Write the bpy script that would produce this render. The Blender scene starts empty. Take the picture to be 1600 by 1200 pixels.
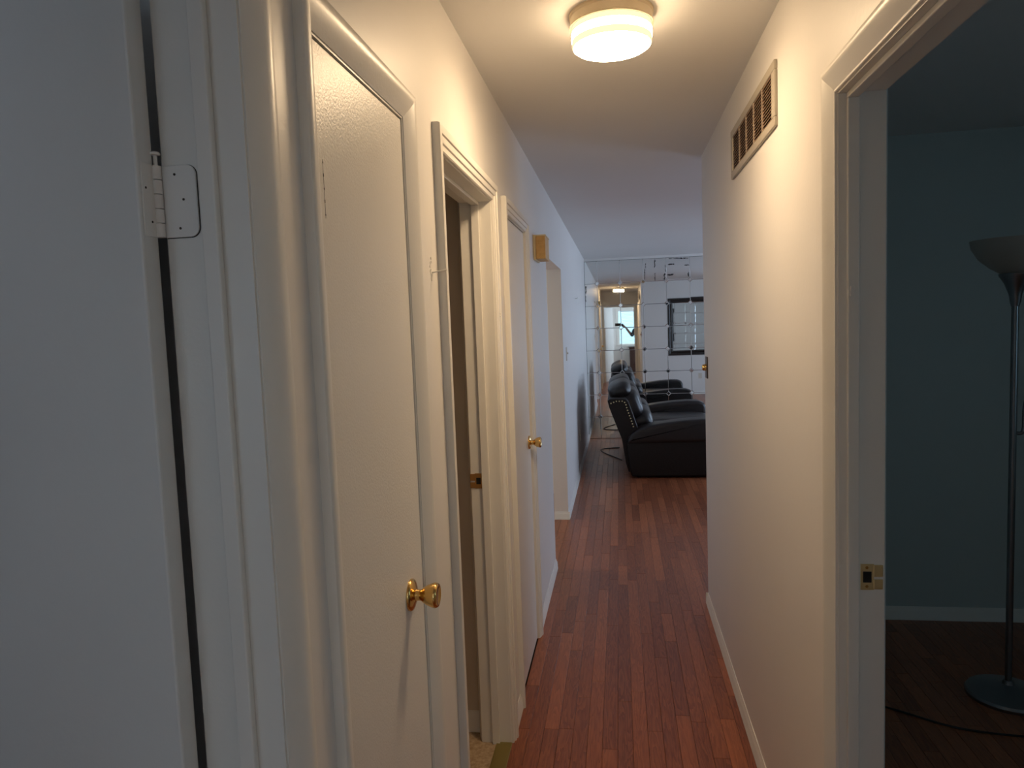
import bpy, bmesh, math, random
from mathutils import Vector, Matrix
random.seed(7)
S = bpy.context.scene
C = S.collection
PI = math.pi

# ------------------------------------------------------------------ camera
F_PX, VP, ROLL = 1120.0, (967.0, 503.0), 0.038
CAM_Z = 1.5824
def camera_axes():
    dy = Vector(((VP[0]-800)/F_PX, -(VP[1]-600)/F_PX, -1.0)).normalized()
    up = Vector((1, ROLL, 0)).cross(dy).normalized()
    if up.y < 0: up = -up
    dx = dy.cross(up).normalized()
    return dx, dy, up
_dx, _dy, _up = camera_axes()
cam_data = bpy.data.cameras.new('camera')
cam = bpy.data.objects.new('camera', cam_data)
C.objects.link(cam)
cam_data.sensor_width = 36.0
cam_data.lens = F_PX/1600.0*36.0
cam_data.clip_start = 0.005
m3 = Matrix((_dx, _dy, _up))
cam.matrix_world = Matrix.Translation((0, 0, CAM_Z)) @ m3.to_4x4()
S.camera = cam

# ------------------------------------------------------------------ world, exposure
S.view_settings.view_transform = 'Standard'
S.view_settings.look = 'None'
S.view_settings.gamma = 1.0
S.view_settings.use_curve_mapping = False
S.view_settings.exposure = 0.25
W = bpy.data.worlds.new('sky'); S.world = W
W.use_nodes = True
bg = W.node_tree.nodes['Background']
bg.inputs['Color'].default_value = (0.50, 0.72, 1.0, 1)
bg.inputs['Strength'].default_value = 1.0

LAMP_COL = (1.0, 0.71, 0.42)
DAY_COL = (0.66, 0.81, 1.0)
LAMP_L = 84.0
def day_light(name, loc, direction, w, h, power, col=DAY_COL):
    ld = bpy.data.lights.new(name, 'AREA')
    ld.shape = 'RECTANGLE'; ld.size = w; ld.size_y = h
    ld.energy = power; ld.color = col
    o = bpy.data.objects.new(name, ld); C.objects.link(o)
    o.location = loc
    o.rotation_euler = Vector(direction).to_track_quat('-Z', 'Y').to_euler()
    return o
# area light outside each window, the bedroom side one added as fill: (centre, inward direction, width, height, watts)
day_light('daylight_bedroom', (0.55, -3.80, 1.48), (0, 1, 0), 1.1, 1.15, 6.5, (0.42, 0.85, 1.0))
day_light('fill_bedroom_side', (2.60, -1.9, 1.5), (-1, 0, 0), 1.4, 1.2, 80, (0.74, 0.85, 1.0))  # added second source, shines through an invented side window to brighten bedroom and hall
day_light('daylight_left_room', (-1.90, -2.80, 1.48), (0, 1, 0), 1.3, 1.25, 9, (0.66, 0.80, 1.0))
day_light('daylight_living', (4.42, 7.60, 1.35), (-1, 0, 0), 2.6, 1.6, 92, (0.62, 0.75, 1.0))
day_light('daylight_kitchen', (-3.72, 5.1, 1.5), (1, 0, 0), 1.2, 1.1, 40, (1.0, 0.90, 0.78))
day_light('daylight_dark_room', (3.82, 1.2, 1.6), (-1, 0, 0), 1.0, 1.1, 2.7, (0.50, 0.87, 0.95))

# ------------------------------------------------------------------ materials
def mat(name):
    m = bpy.data.materials.new(name); m.use_nodes = True
    nt = m.node_tree
    return m, nt, nt.nodes['Principled BSDF']
def N(nt, kind, **kw):
    n = nt.nodes.new(kind)
    for k, v in kw.items(): setattr(n, k, v)
    return n
def paint(name, col, rough, bump=0.05, scale=120.0, var=0.03, coat=0.0, spec=0.5):
    m, nt, p = mat(name)
    tc = N(nt, 'ShaderNodeNewGeometry')
    no = N(nt, 'ShaderNodeTexNoise'); no.inputs['Scale'].default_value = 2.3; no.inputs['Detail'].default_value = 4
    nt.links.new(tc.outputs['Position'], no.inputs['Vector'])
    mx = N(nt, 'ShaderNodeMix', data_type='RGBA')
    mx.inputs[6].default_value = tuple(c*(1-var) for c in col)+(1,)
    mx.inputs[7].default_value = tuple(min(1, c*(1+var)) for c in col)+(1,)
    nt.links.new(no.outputs['Fac'], mx.inputs[0]); nt.links.new(mx.outputs[2], p.inputs['Base Color'])
    p.inputs['Roughness'].default_value = rough
    p.inputs['Specular IOR Level'].default_value = spec
    if coat: p.inputs['Coat Weight'].default_value = coat; p.inputs['Coat Roughness'].default_value = 0.15
    if bump:
        n2 = N(nt, 'ShaderNodeTexNoise'); n2.inputs['Scale'].default_value = scale; n2.inputs['Detail'].default_value = 3
        nt.links.new(tc.outputs['Position'], n2.inputs['Vector'])
        b = N(nt, 'ShaderNodeBump'); b.inputs['Strength'].default_value = bump; b.inputs['Distance'].default_value = 0.004
        nt.links.new(n2.outputs['Fac'], b.inputs['Height']); nt.links.new(b.outputs['Normal'], p.inputs['Normal'])
    return m
def metal(name, col, rough, var=0.15):
    m, nt, p = mat(name)
    g = N(nt, 'ShaderNodeNewGeometry')
    no = N(nt, 'ShaderNodeTexNoise'); no.inputs['Scale'].default_value = 90
    nt.links.new(g.outputs['Position'], no.inputs['Vector'])
    r = N(nt, 'ShaderNodeMapRange'); r.inputs[3].default_value = rough*(1-var); r.inputs[4].default_value = rough*(1+var)+0.02
    nt.links.new(no.outputs['Fac'], r.inputs[0]); nt.links.new(r.outputs[0], p.inputs['Roughness'])
    p.inputs['Base Color'].default_value = col+(1,); p.inputs['Metallic'].default_value = 1.0
    return m
def wood_planks(name, per_object, dark=(0.172, 0.051, 0.024), light=(0.47, 0.158, 0.066)):
    m, nt, p = mat(name)
    g = N(nt, 'ShaderNodeNewGeometry')
    if per_object:
        rnd = N(nt, 'ShaderNodeObjectInfo').outputs['Random']
    else:
        rnd = g.outputs['Random Per Island']
    sep = N(nt, 'ShaderNodeSeparateXYZ'); nt.links.new(g.outputs['Position'], sep.inputs[0])
    def math_(op, a, b):
        n = N(nt, 'ShaderNodeMath', operation=op)
        for i, v in enumerate((a, b)):
            if isinstance(v, (int, float)): n.inputs[i].default_value = v
            else: nt.links.new(v, n.inputs[i])
        return n.outputs[0]
    off = math_('MULTIPLY', rnd, 57.0)
    cx = math_('ADD', math_('MULTIPLY', sep.outputs[0], 1.0), off)
    cy = math_('ADD', math_('MULTIPLY', sep.outputs[1], 0.09), off)
    comb = N(nt, 'ShaderNodeCombineXYZ')
    nt.links.new(cx, comb.inputs[0]); nt.links.new(cy, comb.inputs[1]); nt.links.new(rnd, comb.inputs[2])
    n1 = N(nt, 'ShaderNodeTexNoise'); n1.inputs['Scale'].default_value = 26; n1.inputs['Detail'].default_value = 3; n1.inputs['Distortion'].default_value = 0.6
    nt.links.new(comb.outputs[0], n1.inputs['Vector'])
    w = math_('FRACT', math_('MULTIPLY', n1.outputs['Fac'], 9.0), 0.0)
    n2 = N(nt, 'ShaderNodeTexNoise'); n2.inputs['Scale'].default_value = 190; n2.inputs['Detail'].default_value = 4
    nt.links.new(comb.outputs[0], n2.inputs['Vector'])
    grain = math_('ADD', math_('MULTIPLY', w, 0.42), math_('MULTIPLY', n2.outputs['Fac'], 0.55))
    fac = math_('ADD', math_('SUBTRACT', grain, 0.34), math_('MULTIPLY', math_('POWER', rnd, 1.3), 0.48))
    mx = N(nt, 'ShaderNodeMix', data_type='RGBA')
    mx.inputs[6].default_value = dark+(1,); mx.inputs[7].default_value = light+(1,)
    nt.links.new(fac, mx.inputs[0])
    # worn, darker stains with a shape of their own
    n3 = N(nt, 'ShaderNodeTexNoise'); n3.inputs['Scale'].default_value = 5.5; n3.inputs['Detail'].default_value = 2
    nt.links.new(comb.outputs[0], n3.inputs['Vector'])
    st = N(nt, 'ShaderNodeMapRange'); st.inputs[1].default_value = 0.70; st.inputs[2].default_value = 0.80
    st.inputs[3].default_value = 1.0; st.inputs[4].default_value = 0.45
    nt.links.new(n3.outputs['Fac'], st.inputs[0])
    mu = N(nt, 'ShaderNodeMix', data_type='RGBA', blend_type='MULTIPLY'); mu.inputs[0].default_value = 1.0
    nt.links.new(mx.outputs[2], mu.inputs[6])
    cst = N(nt, 'ShaderNodeCombineXYZ')
    for i in range(3): nt.links.new(st.outputs[0], cst.inputs[i])
    nt.links.new(cst.outputs[0], mu.inputs[7])
    nt.links.new(mu.outputs[2], p.inputs['Base Color'])
    p.inputs['Roughness'].default_value = 0.33
    p.inputs['Specular IOR Level'].default_value = 0.42
    b = N(nt, 'ShaderNodeBump'); b.inputs['Strength'].default_value = 0.12; b.inputs['Distance'].default_value = 0.002
    nt.links.new(grain, b.inputs['Height']); nt.links.new(b.outputs['Normal'], p.inputs['Normal'])
    return m
def mirror_mat(name, stained=False):
    m, nt, p = mat(name)
    p.inputs['Base Color'].default_value = (0.86, 0.88, 0.87, 1); p.inputs['Metallic'].default_value = 1.0
    p.inputs['Roughness'].default_value = 0.015
    g = N(nt, 'ShaderNodeTexCoord')
    n = N(nt, 'ShaderNodeTexNoise'); n.inputs['Scale'].default_value = 16; n.inputs['Detail'].default_value = 5
    mp = N(nt, 'ShaderNodeMapping'); mp.inputs['Scale'].default_value = (3.0, 1.0, 0.55) if stained else (1, 1, 1)
    nt.links.new(g.outputs['Object'], mp.inputs['Vector']); nt.links.new(mp.outputs[0], n.inputs['Vector'])
    r = N(nt, 'ShaderNodeMapRange')
    r.inputs[1].default_value = 0.60 if stained else 0.80; r.inputs[2].default_value = 0.64 if stained else 0.86
    nt.links.new(n.outputs['Fac'], r.inputs[0])
    mx = N(nt, 'ShaderNodeMix', data_type='RGBA')
    mx.inputs[6].default_value = (0.86, 0.88, 0.87, 1); mx.inputs[7].default_value = (0.015, 0.014, 0.013, 1)
    nt.links.new(r.outputs[0], mx.inputs[0]); nt.links.new(mx.outputs[2], p.inputs['Base Color'])
    return m
def pane_mat():
    m, nt, p = mat('window_glass'); nt.nodes.remove(p)
    out = nt.nodes['Material Output']
    t = N(nt, 'ShaderNodeBsdfTransparent'); t.inputs[0].default_value = (0.95, 0.97, 0.97, 1)
    gl = N(nt, 'ShaderNodeBsdfGlossy'); gl.inputs['Roughness'].default_value = 0.02
    mx = N(nt, 'ShaderNodeMixShader'); mx.inputs[0].default_value = 0.06
    nt.links.new(t.outputs[0], mx.inputs[1]); nt.links.new(gl.outputs[0], mx.inputs[2]); nt.links.new(mx.outputs[0], out.inputs[0])
    return m
def speckle(name, a, b, scale, rough):
    m, nt, p = mat(name)
    g = N(nt, 'ShaderNodeNewGeometry')
    n = N(nt, 'ShaderNodeTexNoise'); n.inputs['Scale'].default_value = scale; n.inputs['Detail'].default_value = 6; n.inputs['Roughness'].default_value = 0.7
    nt.links.new(g.outputs['Position'], n.inputs['Vector'])
    r = N(nt, 'ShaderNodeValToRGB'); r.color_ramp.elements[0].position = 0.35; r.color_ramp.elements[1].position = 0.65
    r.color_ramp.elements[0].color = a+(1,); r.color_ramp.elements[1].color = b+(1,)
    nt.links.new(n.outputs['Fac'], r.inputs[0]); nt.links.new(r.outputs[0], p.inputs['Base Color'])
    p.inputs['Roughness'].default_value = rough
    return m
M = {}
M['wall'] = paint('wall_paint', (0.80, 0.78, 0.75), 0.42, 0.10, 55, 0.025)
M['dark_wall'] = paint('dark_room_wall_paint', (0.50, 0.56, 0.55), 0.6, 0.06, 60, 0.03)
M['bath_wall'] = paint('bathroom_wall_paint', (0.62, 0.53, 0.42), 0.6, 0.05, 60, 0.03)
M['ceiling'] = paint('ceiling_paint', (0.80, 0.79, 0.77), 0.75, 0.06, 40, 0.02)
M['trim'] = paint('trim_enamel', (0.80, 0.78, 0.73), 0.36, 0.05, 160, 0.025)
M['door'] = paint('door_enamel', (0.80, 0.775, 0.72), 0.36, 0.16, 230, 0.02, spec=0.4)
M['doorA'] = paint('bedroom_door_paint', (0.74, 0.74, 0.72), 0.45, 0.05, 160, 0.02)
M['painted_hinge'] = paint('painted_hinge', (0.80, 0.78, 0.74), 0.4, 0.15, 200, 0.04)
M['crack'] = paint('paint_crack', (0.03, 0.025, 0.02), 0.8, 0, 1, 0.2)
M['dark_void'] = paint('dark_hole', (0.012, 0.011, 0.010), 0.9, 0, 1, 0.1)
M['brass'] = metal('polished_brass', (0.78, 0.50, 0.18), 0.16)
M['dull_brass'] = metal('tarnished_brass', (0.50, 0.27, 0.09), 0.38)
M['pale_brass'] = metal('pale_brass', (0.80, 0.66, 0.36), 0.35)
M['threshold'] = metal('threshold_brass', (0.42, 0.34, 0.12), 0.42)
M['pewter'] = metal('brushed_steel', (0.26, 0.27, 0.29), 0.32)
M['plank'] = wood_planks('oak_plank', True)
M['plank_stuff'] = wood_planks('oak_planks_joined', False)
M['subfloor'] = paint('subfloor', (0.020, 0.008, 0.005), 0.9, 0, 1, 0.2)
M['vinyl'] = speckle('bathroom_vinyl', (0.30, 0.20, 0.12), (0.52, 0.40, 0.27), 60, 0.5)
M['mirror'] = mirror_mat('mirror_silver')
M['grout'] = paint('mirror_backing', (0.03, 0.028, 0.026), 0.8, 0, 1, 0.1)
M['leather'] = paint('dark_leather', (0.013, 0.0095, 0.009), 0.36, 0.30, 70, 0.25, spec=0.42)
M['leather_back'] = paint('dark_leather_side', (0.013, 0.009, 0.0075), 0.5, 0.30, 90, 0.2, spec=0.25)
M['black'] = paint('black_plastic', (0.010, 0.010, 0.011), 0.4, 0, 1, 0.1)
M['frame_dark'] = paint('carved_dark_frame', (0.020, 0.017, 0.016), 0.35, 0.7, 45, 0.3)
M['chime'] = speckle('chime_plastic', (0.62, 0.36, 0.10), (0.74, 0.46, 0.15), 40, 0.45)
M['chime_cream'] = paint('chime_cream', (0.76, 0.62, 0.36), 0.4, 0, 1, 0.03)
M['plate'] = paint('ivory_plate', (0.70, 0.64, 0.54), 0.35, 0, 1, 0.03)
M['brown_plate'] = paint('brown_plate', (0.055, 0.032, 0.018), 0.4, 0, 1, 0.1)
M['vent_frame'] = paint('vent_frame_paint', (0.42, 0.38, 0.31), 0.4, 0.03, 90, 0.05)
M['vent_slat'] = paint('vent_slat_paint', (0.34, 0.22, 0.14), 0.45, 0, 1, 0.08)
M['vent_bar'] = paint('vent_bar_paint', (0.48, 0.39, 0.31), 0.45, 0, 1, 0.05)
M['canopy'] = paint('lamp_canopy_enamel', (0.66, 0.55, 0.38), 0.35, 0, 1, 0.03)
def emit(name, col, strength):
    m, nt, p = mat(name); nt.nodes.remove(p)
    e = N(nt, 'ShaderNodeEmission'); e.inputs[0].default_value = col+(1,); e.inputs[1].default_value = strength
    nt.links.new(e.outputs[0], nt.nodes['Material Output'].inputs[0]); return m
M['glass_upper'] = emit('lamp_glass_upper', (1.0, 0.82, 0.50), 1.08)
M['glass_band'] = emit('lamp_glass_band', LAMP_COL, LAMP_L*0.34)
M['glass_ring'] = emit('lamp_glass_ring', (1.0, 0.80, 0.48), 1.12)
M['glass_bottom'] = emit('lamp_glass_bottom', LAMP_COL, LAMP_L*0.85)
M['glass_cut'] = emit('lamp_glass_cut_lines', (1.0, 0.82, 0.55), 0.78)
M['pane'] = pane_mat()
M['blind'] = paint('blind_slat', (0.78, 0.80, 0.82), 0.5, 0, 1, 0.02)
M['dark_wood'] = paint('dark_furniture_wood', (0.045, 0.020, 0.014), 0.35, 0.05, 40, 0.3)
M['shade'] = paint('frosted_shade', (0.42, 0.40, 0.36), 0.5, 0, 1, 0.04)
M['skin'] = paint('skin', (0.42, 0.24, 0.17), 0.5, 0.05, 200, 0.05)
M['shirt'] = paint('dark_shirt', (0.030, 0.032, 0.040), 0.85, 0.2, 300, 0.15)
M['trousers'] = paint('dark_trousers', (0.025, 0.03, 0.05), 0.85, 0.2, 300, 0.15)
M['hair'] = paint('dark_hair', (0.02, 0.014, 0.010), 0.5, 0.3, 200, 0.2)

# ------------------------------------------------------------------ mesh helpers
class MB:
    def __init__(s): s.v = []; s.f = []
    def add(s, v, f):
        n = len(s.v); s.v += [tuple(p) for p in v]; s.f += [tuple(i+n for i in q) for q in f]; return s
    def box(s, x0, x1, y0, y1, z0, z1):
        return s.add([(x0,y0,z0),(x1,y0,z0),(x1,y1,z0),(x0,y1,z0),(x0,y0,z1),(x1,y0,z1),(x1,y1,z1),(x0,y1,z1)],
                     [(0,3,2,1),(4,5,6,7),(0,1,5,4),(1,2,6,5),(2,3,7,6),(3,0,4,7)])
    def rbox(s, x0, x1, y0, y1, z0, z1, r, seg=2):
        bm = bmesh.new(); bmesh.ops.create_cube(bm, size=1.0)
        for v in bm.verts:
            v.co = Vector(((x0+x1)/2+v.co.x*(x1-x0), (y0+y1)/2+v.co.y*(y1-y0), (z0+z1)/2+v.co.z*(z1-z0)))
        bmesh.ops.bevel(bm, geom=bm.edges[:], offset=r, segments=seg, affect='EDGES', profile=0.5)
        return s.bm(bm)
    def bm(s, bm):
        bm.verts.index_update()
        s.add([v.co[:] for v in bm.verts], [[v.index for v in f.verts] for f in bm.faces]); bm.free(); return s
    def lathe(s, prof, axis='Z', c=(0,0,0), seg=24, cap=True):
        rings = []
        vs = []
        for r, h in prof:
            for k in range(seg):
                a = 2*PI*k/seg
                p = (r*math.cos(a), r*math.sin(a), h)
                if axis == 'X': p = (h, p[0], p[1])
                elif axis == 'Y': p = (p[1], h, p[0])
                vs.append((p[0]+c[0], p[1]+c[1], p[2]+c[2]))
        fs = []
        for i in range(len(prof)-1):
            for k in range(seg):
                k2 = (k+1) % seg
                fs.append((i*seg+k, i*seg+k2, (i+1)*seg+k2, (i+1)*seg+k))
        if cap:
            fs.append(tuple(range(seg-1, -1, -1))); fs.append(tuple((len(prof)-1)*seg+k for k in range(seg)))
        return s.add(vs, fs)
    def tube(s, pts, r, seg=8):
        pts = [Vector(p) for p in pts]; vs = []; fs = []
        rr = r if isinstance(r, (list, tuple)) else [r]*len(pts)
        for i, p in enumerate(pts):
            t = (pts[min(i+1, len(pts)-1)]-pts[max(i-1, 0)]).normalized()
            a = t.cross(Vector((0,0,1)));
            if a.length < 1e-3: a = t.cross(Vector((1,0,0)))
            a.normalize(); b = t.cross(a)
            for k in range(seg):
                an = 2*PI*k/seg; vs.append(p+(a*math.cos(an)+b*math.sin(an))*rr[i])
        for i in range(len(pts)-1):
            for k in range(seg):
                k2 = (k+1) % seg; fs.append((i*seg+k, i*seg+k2, (i+1)*seg+k2, (i+1)*seg+k))
        fs.append(tuple(range(seg-1, -1, -1))); fs.append(tuple((len(pts)-1)*seg+k for k in range(seg)))
        return s.add(vs, fs)
    def prism_y(s, outline, y0, y1, bevel=0.0, seg=2):
        bm = bmesh.new()
        a = [bm.verts.new((x, y0, z)) for x, z in outline]; b = [bm.verts.new((x, y1, z)) for x, z in outline]
        n = len(a)
        bm.faces.new(a); bm.faces.new(b[::-1])
        for i in range(n): bm.faces.new((a[i], b[i], b[(i+1) % n], a[(i+1) % n]))
        bmesh.ops.recalc_face_normals(bm, faces=bm.faces[:])
        if bevel:
            es = [e for e in bm.edges if abs(e.verts[0].co.y-e.verts[1].co.y) < 1e-6]
            bmesh.ops.bevel(bm, geom=es, offset=bevel, segments=seg, affect='EDGES', profile=0.6)
        return s.bm(bm)
    def superq(s, c, sx, sy, sz, e1=0.55, e2=0.55, nu=24, nv=14, rot=None, crease=0.0):
        def pw(a, e): return math.copysign(abs(a)**e, a)
        vs = []; fs = []
        for i in range(nv+1):
            ph = -PI/2+PI*i/nv
            for k in range(nu):
                th = 2*PI*k/nu
                p = Vector((sx*pw(math.cos(ph), e1)*pw(math.cos(th), e2), sy*pw(math.cos(ph), e1)*pw(math.sin(th), e2), sz*pw(math.sin(ph), e1)))
                if crease: p *= 1+crease*math.sin(p.y*34+p.z*13)*math.cos(p.z*29+p.x*17)
                if rot is not None: p = rot @ p
                vs.append(p+Vector(c))
        for i in range(nv):
            for k in range(nu):
                k2 = (k+1) % nu; fs.append((i*nu+k, i*nu+k2, (i+1)*nu+k2, (i+1)*nu+k))
        return s.add(vs, fs)
    def mesh(s, name):
        me = bpy.data.meshes.new(name); me.from_pydata(s.v, [], s.f)
        bm = bmesh.new(); bm.from_mesh(me); bmesh.ops.remove_doubles(bm, verts=bm.verts[:], dist=1e-6)
        bmesh.ops.recalc_face_normals(bm, faces=bm.faces[:]); bm.to_mesh(me); bm.free()
        return me
def obj(name, mb, m, parent=None, smooth=False, angle=40):
    me = mb if isinstance(mb, bpy.types.Mesh) else mb.mesh(name)
    if len(me.materials) == 0: me.materials.append(M[m] if isinstance(m, str) else m)
    o = bpy.data.objects.new(name, me); C.objects.link(o)
    if parent is not None:
        o.parent = parent; o.matrix_parent_inverse = Matrix.Translation(-parent.location) if parent.location.length else Matrix()
    if smooth:
        for p in me.polygons: p.use_smooth = True
        me.set_sharp_from_angle(angle=math.radians(angle))
    return o
def tag(o, label, cat, group=None, kind=None):
    o['label'] = label
    if cat: o['category'] = cat
    if group: o['group'] = group
    if kind: o['kind'] = kind
    return o
def thing(name, label, cat, loc=(0,0,0), group=None, kind=None):
    o = bpy.data.objects.new(name, None); C.objects.link(o); o.location = loc
    o.empty_display_size = 0.05
    return tag(o, label, cat, group, kind)
def struct(name, mb, m, label, cat, smooth=False):
    return tag(obj(name, mb, m, None, smooth), label, cat, kind='structure')

# ------------------------------------------------------------------ dimensions of the place
XL, XR = -0.4447, 0.4543            # hall faces
TL = 0.1123                          # left wall thickness
XLB = XL-TL                          # back face of left wall
XRB = 0.5467
H = 2.44
YC = 3.994                           # corner where the hall opens into the living room
YD = 3.85                            # dark room face of the return wall
YM = 9.80                            # mirror wall
YE = -0.12                           # end wall behind the camera
XLIV = 4.20
DH = 2.03
JT = 0.018
OPEN_A = (0.128, 0.838); OPEN_1 = (1.058, 1.512); OPEN_2 = (1.832, 2.570); OPEN_3 = (2.886, 3.490)
OPEN_K = (4.540, 5.715); OPEN_R = (0.830, 1.591); OPEN_E = (-0.37, 0.37)

def wall_x(x0, x1, y0, y1, opens, pad=JT):
    """wall running along Y between x0 and x1; opens = (ya, yb, z0, z1)"""
    mb = MB(); y = y0
    for (a, b, z0, z1) in sorted(opens):
        mb.box(x0, x1, y, a, 0, H)
        if z0 > 0: mb.box(x0, x1, a, b, 0, z0)
        if z1 < H: mb.box(x0, x1, a, b, z1, H)
        y = b
    return mb.box(x0, x1, y, y1, 0, H)
def wall_y(y0, y1, x0, x1, opens):
    mb = MB(); x = x0
    for (a, b, z0, z1) in sorted(opens):
        mb.box(x, a, y0, y1, 0, H)
        if z0 > 0: mb.box(a, b, y0, y1, 0, z0)
        if z1 < H: mb.box(a, b, y0, y1, z1, H)
        x = b
    return mb.box(x, x1, y0, y1, 0, H)
def od(o): return (o[0]-JT, o[1]+JT, 0, DH+JT)

struct('ceiling', MB().box(-3.8, 4.5, -4.0, 10.1, H, H+0.12), 'ceiling', 'flat off-white plaster ceiling over hall and living room', 'ceiling')
struct('wall_left', wall_x(XLB, XL, -3.6, YM, [od(OPEN_A), od(OPEN_1), od(OPEN_2), od(OPEN_3), (OPEN_K[0], OPEN_K[1], 0, 2.014)]), 'wall',
       'long off-white wall with the row of closet and bathroom doors', 'wall')
struct('wall_right', wall_x(XR, XRB, YE-0.0, YD, [od(OPEN_R)]), 'wall', 'off-white hall wall carrying the air return grille', 'wall')
struct('wall_return', MB().box(XR, XLIV, YD+0.001, YC, 0, H), 'wall', 'off-white wall that turns the corner from hall to living room', 'wall')
wall_far = struct('wall_far', MB().box(XL-0.3, XLIV+0.15, YM, YM+0.12, 0, H), 'wall', 'living room end wall faced with square mirror tiles', 'wall')
struct('wall_living_side', wall_x(XLIV, XLIV+0.12, YD-0.1, YM, [(6.3, 8.9, 0.55, 2.15)]), 'wall', 'living room side wall with the wide window', 'wall')
struct('wall_hall_end', wall_y(YE-0.11, YE, XL, 3.6, [(OPEN_E[0]-JT, OPEN_E[1]+JT, 0, DH+JT)]), 'wall', 'wall at the near end of the hall with the bedroom doorway', 'wall')
struct('wall_bedroom_back', wall_y(-3.72, -3.6, -3.7, 3.7, [(0.0, 1.1, 0.92, 2.05)]), 'wall', 'bedroom wall with the blind-covered window', 'wall')
struct('wall_bedroom_side', wall_x(2.4, 2.5, -3.6, YE-0.11, [(-2.6, -1.2, 0.9, 2.1)]), 'wall', 'plain side wall of the bedroom', 'wall')  # opening cut for the added fill window
struct('wall_outer_left', wall_x(-3.62, -3.5, -3.6, YM, [(4.5, 5.7, 0.95, 2.05)]), 'wall', 'outer wall of the rooms on the closet side', 'wall')
struct('wall_left_room_back', wall_y(-2.72, -2.6, -3.5, XLB, [(-2.55, -1.25, 0.85, 2.10)]), 'wall', 'wall of the side bedroom with its window', 'wall')
struct('wall_left_room_end', MB().box(-3.5, XLB, 0.95, 1.03, 0, H), 'wall', 'end wall of the side bedroom behind the open door', 'wall')
struct('wall_closet_back', MB().box(-1.2, -1.12, 1.03, 1.60, 0, H).box(-1.2, -1.12, 2.78, 3.62, 0, H), 'wall', 'back wall of the hall closets', 'wall')
struct('wall_bath_near', MB().box(-3.5, XLB, 1.60, 1.70, 0, H), 'bath_wall', 'tan bathroom wall beside the linen closet', 'wall')
struct('wall_bath_far', MB().box(-3.5, XLB, 2.645, 2.78, 0, H), 'bath_wall', 'tan bathroom wall seen through the open doorway', 'wall')
struct('wall_kitchen_near', MB().box(-3.5, XLB, 3.62, 3.72, 0, H), 'wall', 'kitchen wall backing the coat closet', 'wall')
struct('wall_kitchen_far', MB().box(-3.5, XLB, 6.6, 6.7, 0, H), 'wall', 'far kitchen wall beyond the opening', 'wall')
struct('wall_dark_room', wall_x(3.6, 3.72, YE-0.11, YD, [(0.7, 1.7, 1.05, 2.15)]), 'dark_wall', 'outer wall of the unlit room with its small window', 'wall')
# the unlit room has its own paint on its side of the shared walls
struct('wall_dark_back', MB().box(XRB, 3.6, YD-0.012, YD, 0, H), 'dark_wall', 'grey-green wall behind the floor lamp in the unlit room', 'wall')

# ------------------------------------------------------------------ floors
struct('floor', MB().box(-3.7, 4.4, -3.8, 10.0, -0.12, -0.0182), 'subfloor', 'red-brown oak strip floor running along hall and living room', 'floor')
floor = bpy.data.objects['floor']
PW = 0.0572
LENS = (0.34, 0.50, 0.68, 0.88, 1.10, 1.35)
def plank_mb(L, w, x=0.0, y=0.0, z=0.0, mb=None):
    mb = mb or MB(); e = 0.0009; hw = w/2-0.0004; hl = L/2-0.0004
    vs = []
    for (a, b, zz) in ((hw, hl, -0.018), (hw, hl, -0.0009), (hw-e, hl-e, 0)):
        vs += [(x-a, y-b, z+zz), (x+a, y-b, z+zz), (x+a, y+b, z+zz), (x-a, y+b, z+zz)]
    fs = [(8, 9, 10, 11)]
    for k in range(2):
        for i in range(4):
            j = (i+1) % 4; fs.append((k*4+i, k*4+j, k*4+4+j, k*4+4+i))
    return mb.add(vs, fs)
regions = [(XL, XR, -0.2, YM), (XR, XLIV, YC, YM), (XLB, XL, OPEN_K[0], OPEN_K[1]), (-3.5, XLB, 3.72, 6.6),
           (XRB, 3.6, YE, YD), (XR, XRB, OPEN_R[0], OPEN_R[1]), (XL, 2.4, -3.6, -0.2), (XLB, XL, OPEN_A[0], OPEN_A[1]), (-3.5, XLB, -2.6, 0.95)]
planks = []
for ri, (x0, x1, y0, y1) in enumerate(regions):
    i0 = math.floor((x0-XL)/PW); i1 = math.ceil((x1-XL)/PW)
    for i in range(i0, i1):
        a = max(x0, XL+i*PW); b = min(x1, XL+(i+1)*PW)
        if b-a < 0.004: continue
        y = y0-random.random()*0.6
        while y < y1:
            L = random.choice(LENS); ya = max(y, y0); yb = min(y+L, y1); y += L
            if yb-ya > 0.01: planks.append((a, b, ya, yb, ri))
def plank_score(p):
    a, b, ya, yb, ri = p
    if ri > 2: return 99
    if yb < 2.25: return 99
    xm = (a+b)/2
    if ri == 1 and xm > 0.115*ya+0.02: return 99
    return max(ya, 2.25)+abs(xm)*0.2
planks.sort(key=plank_score)
cache = {}
for p in planks[:296]:
    a, b, ya, yb, ri = p
    key = (round(b-a, 4), round(yb-ya, 3))
    if key not in cache:
        cache[key] = plank_mb(yb-ya, b-a).mesh('floor_plank'); cache[key].materials.append(M['plank'])
    o = bpy.data.objects.new('floor_plank', cache[key]); C.objects.link(o); o.parent = floor
    o.location = ((a+b)/2, (ya+yb)/2, 0)
rest = MB()
for a, b, ya, yb, ri in planks[296:]: plank_mb(yb-ya, b-a, (a+b)/2, (ya+yb)/2, 0, rest)
me = bpy.data.meshes.new('floor_planks'); me.from_pydata(rest.v, [], rest.f); me.materials.append(M['plank_stuff'])
o = obj('floor_planks', me, 'plank_stuff', floor); o['kind'] = 'stuff'
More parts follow.
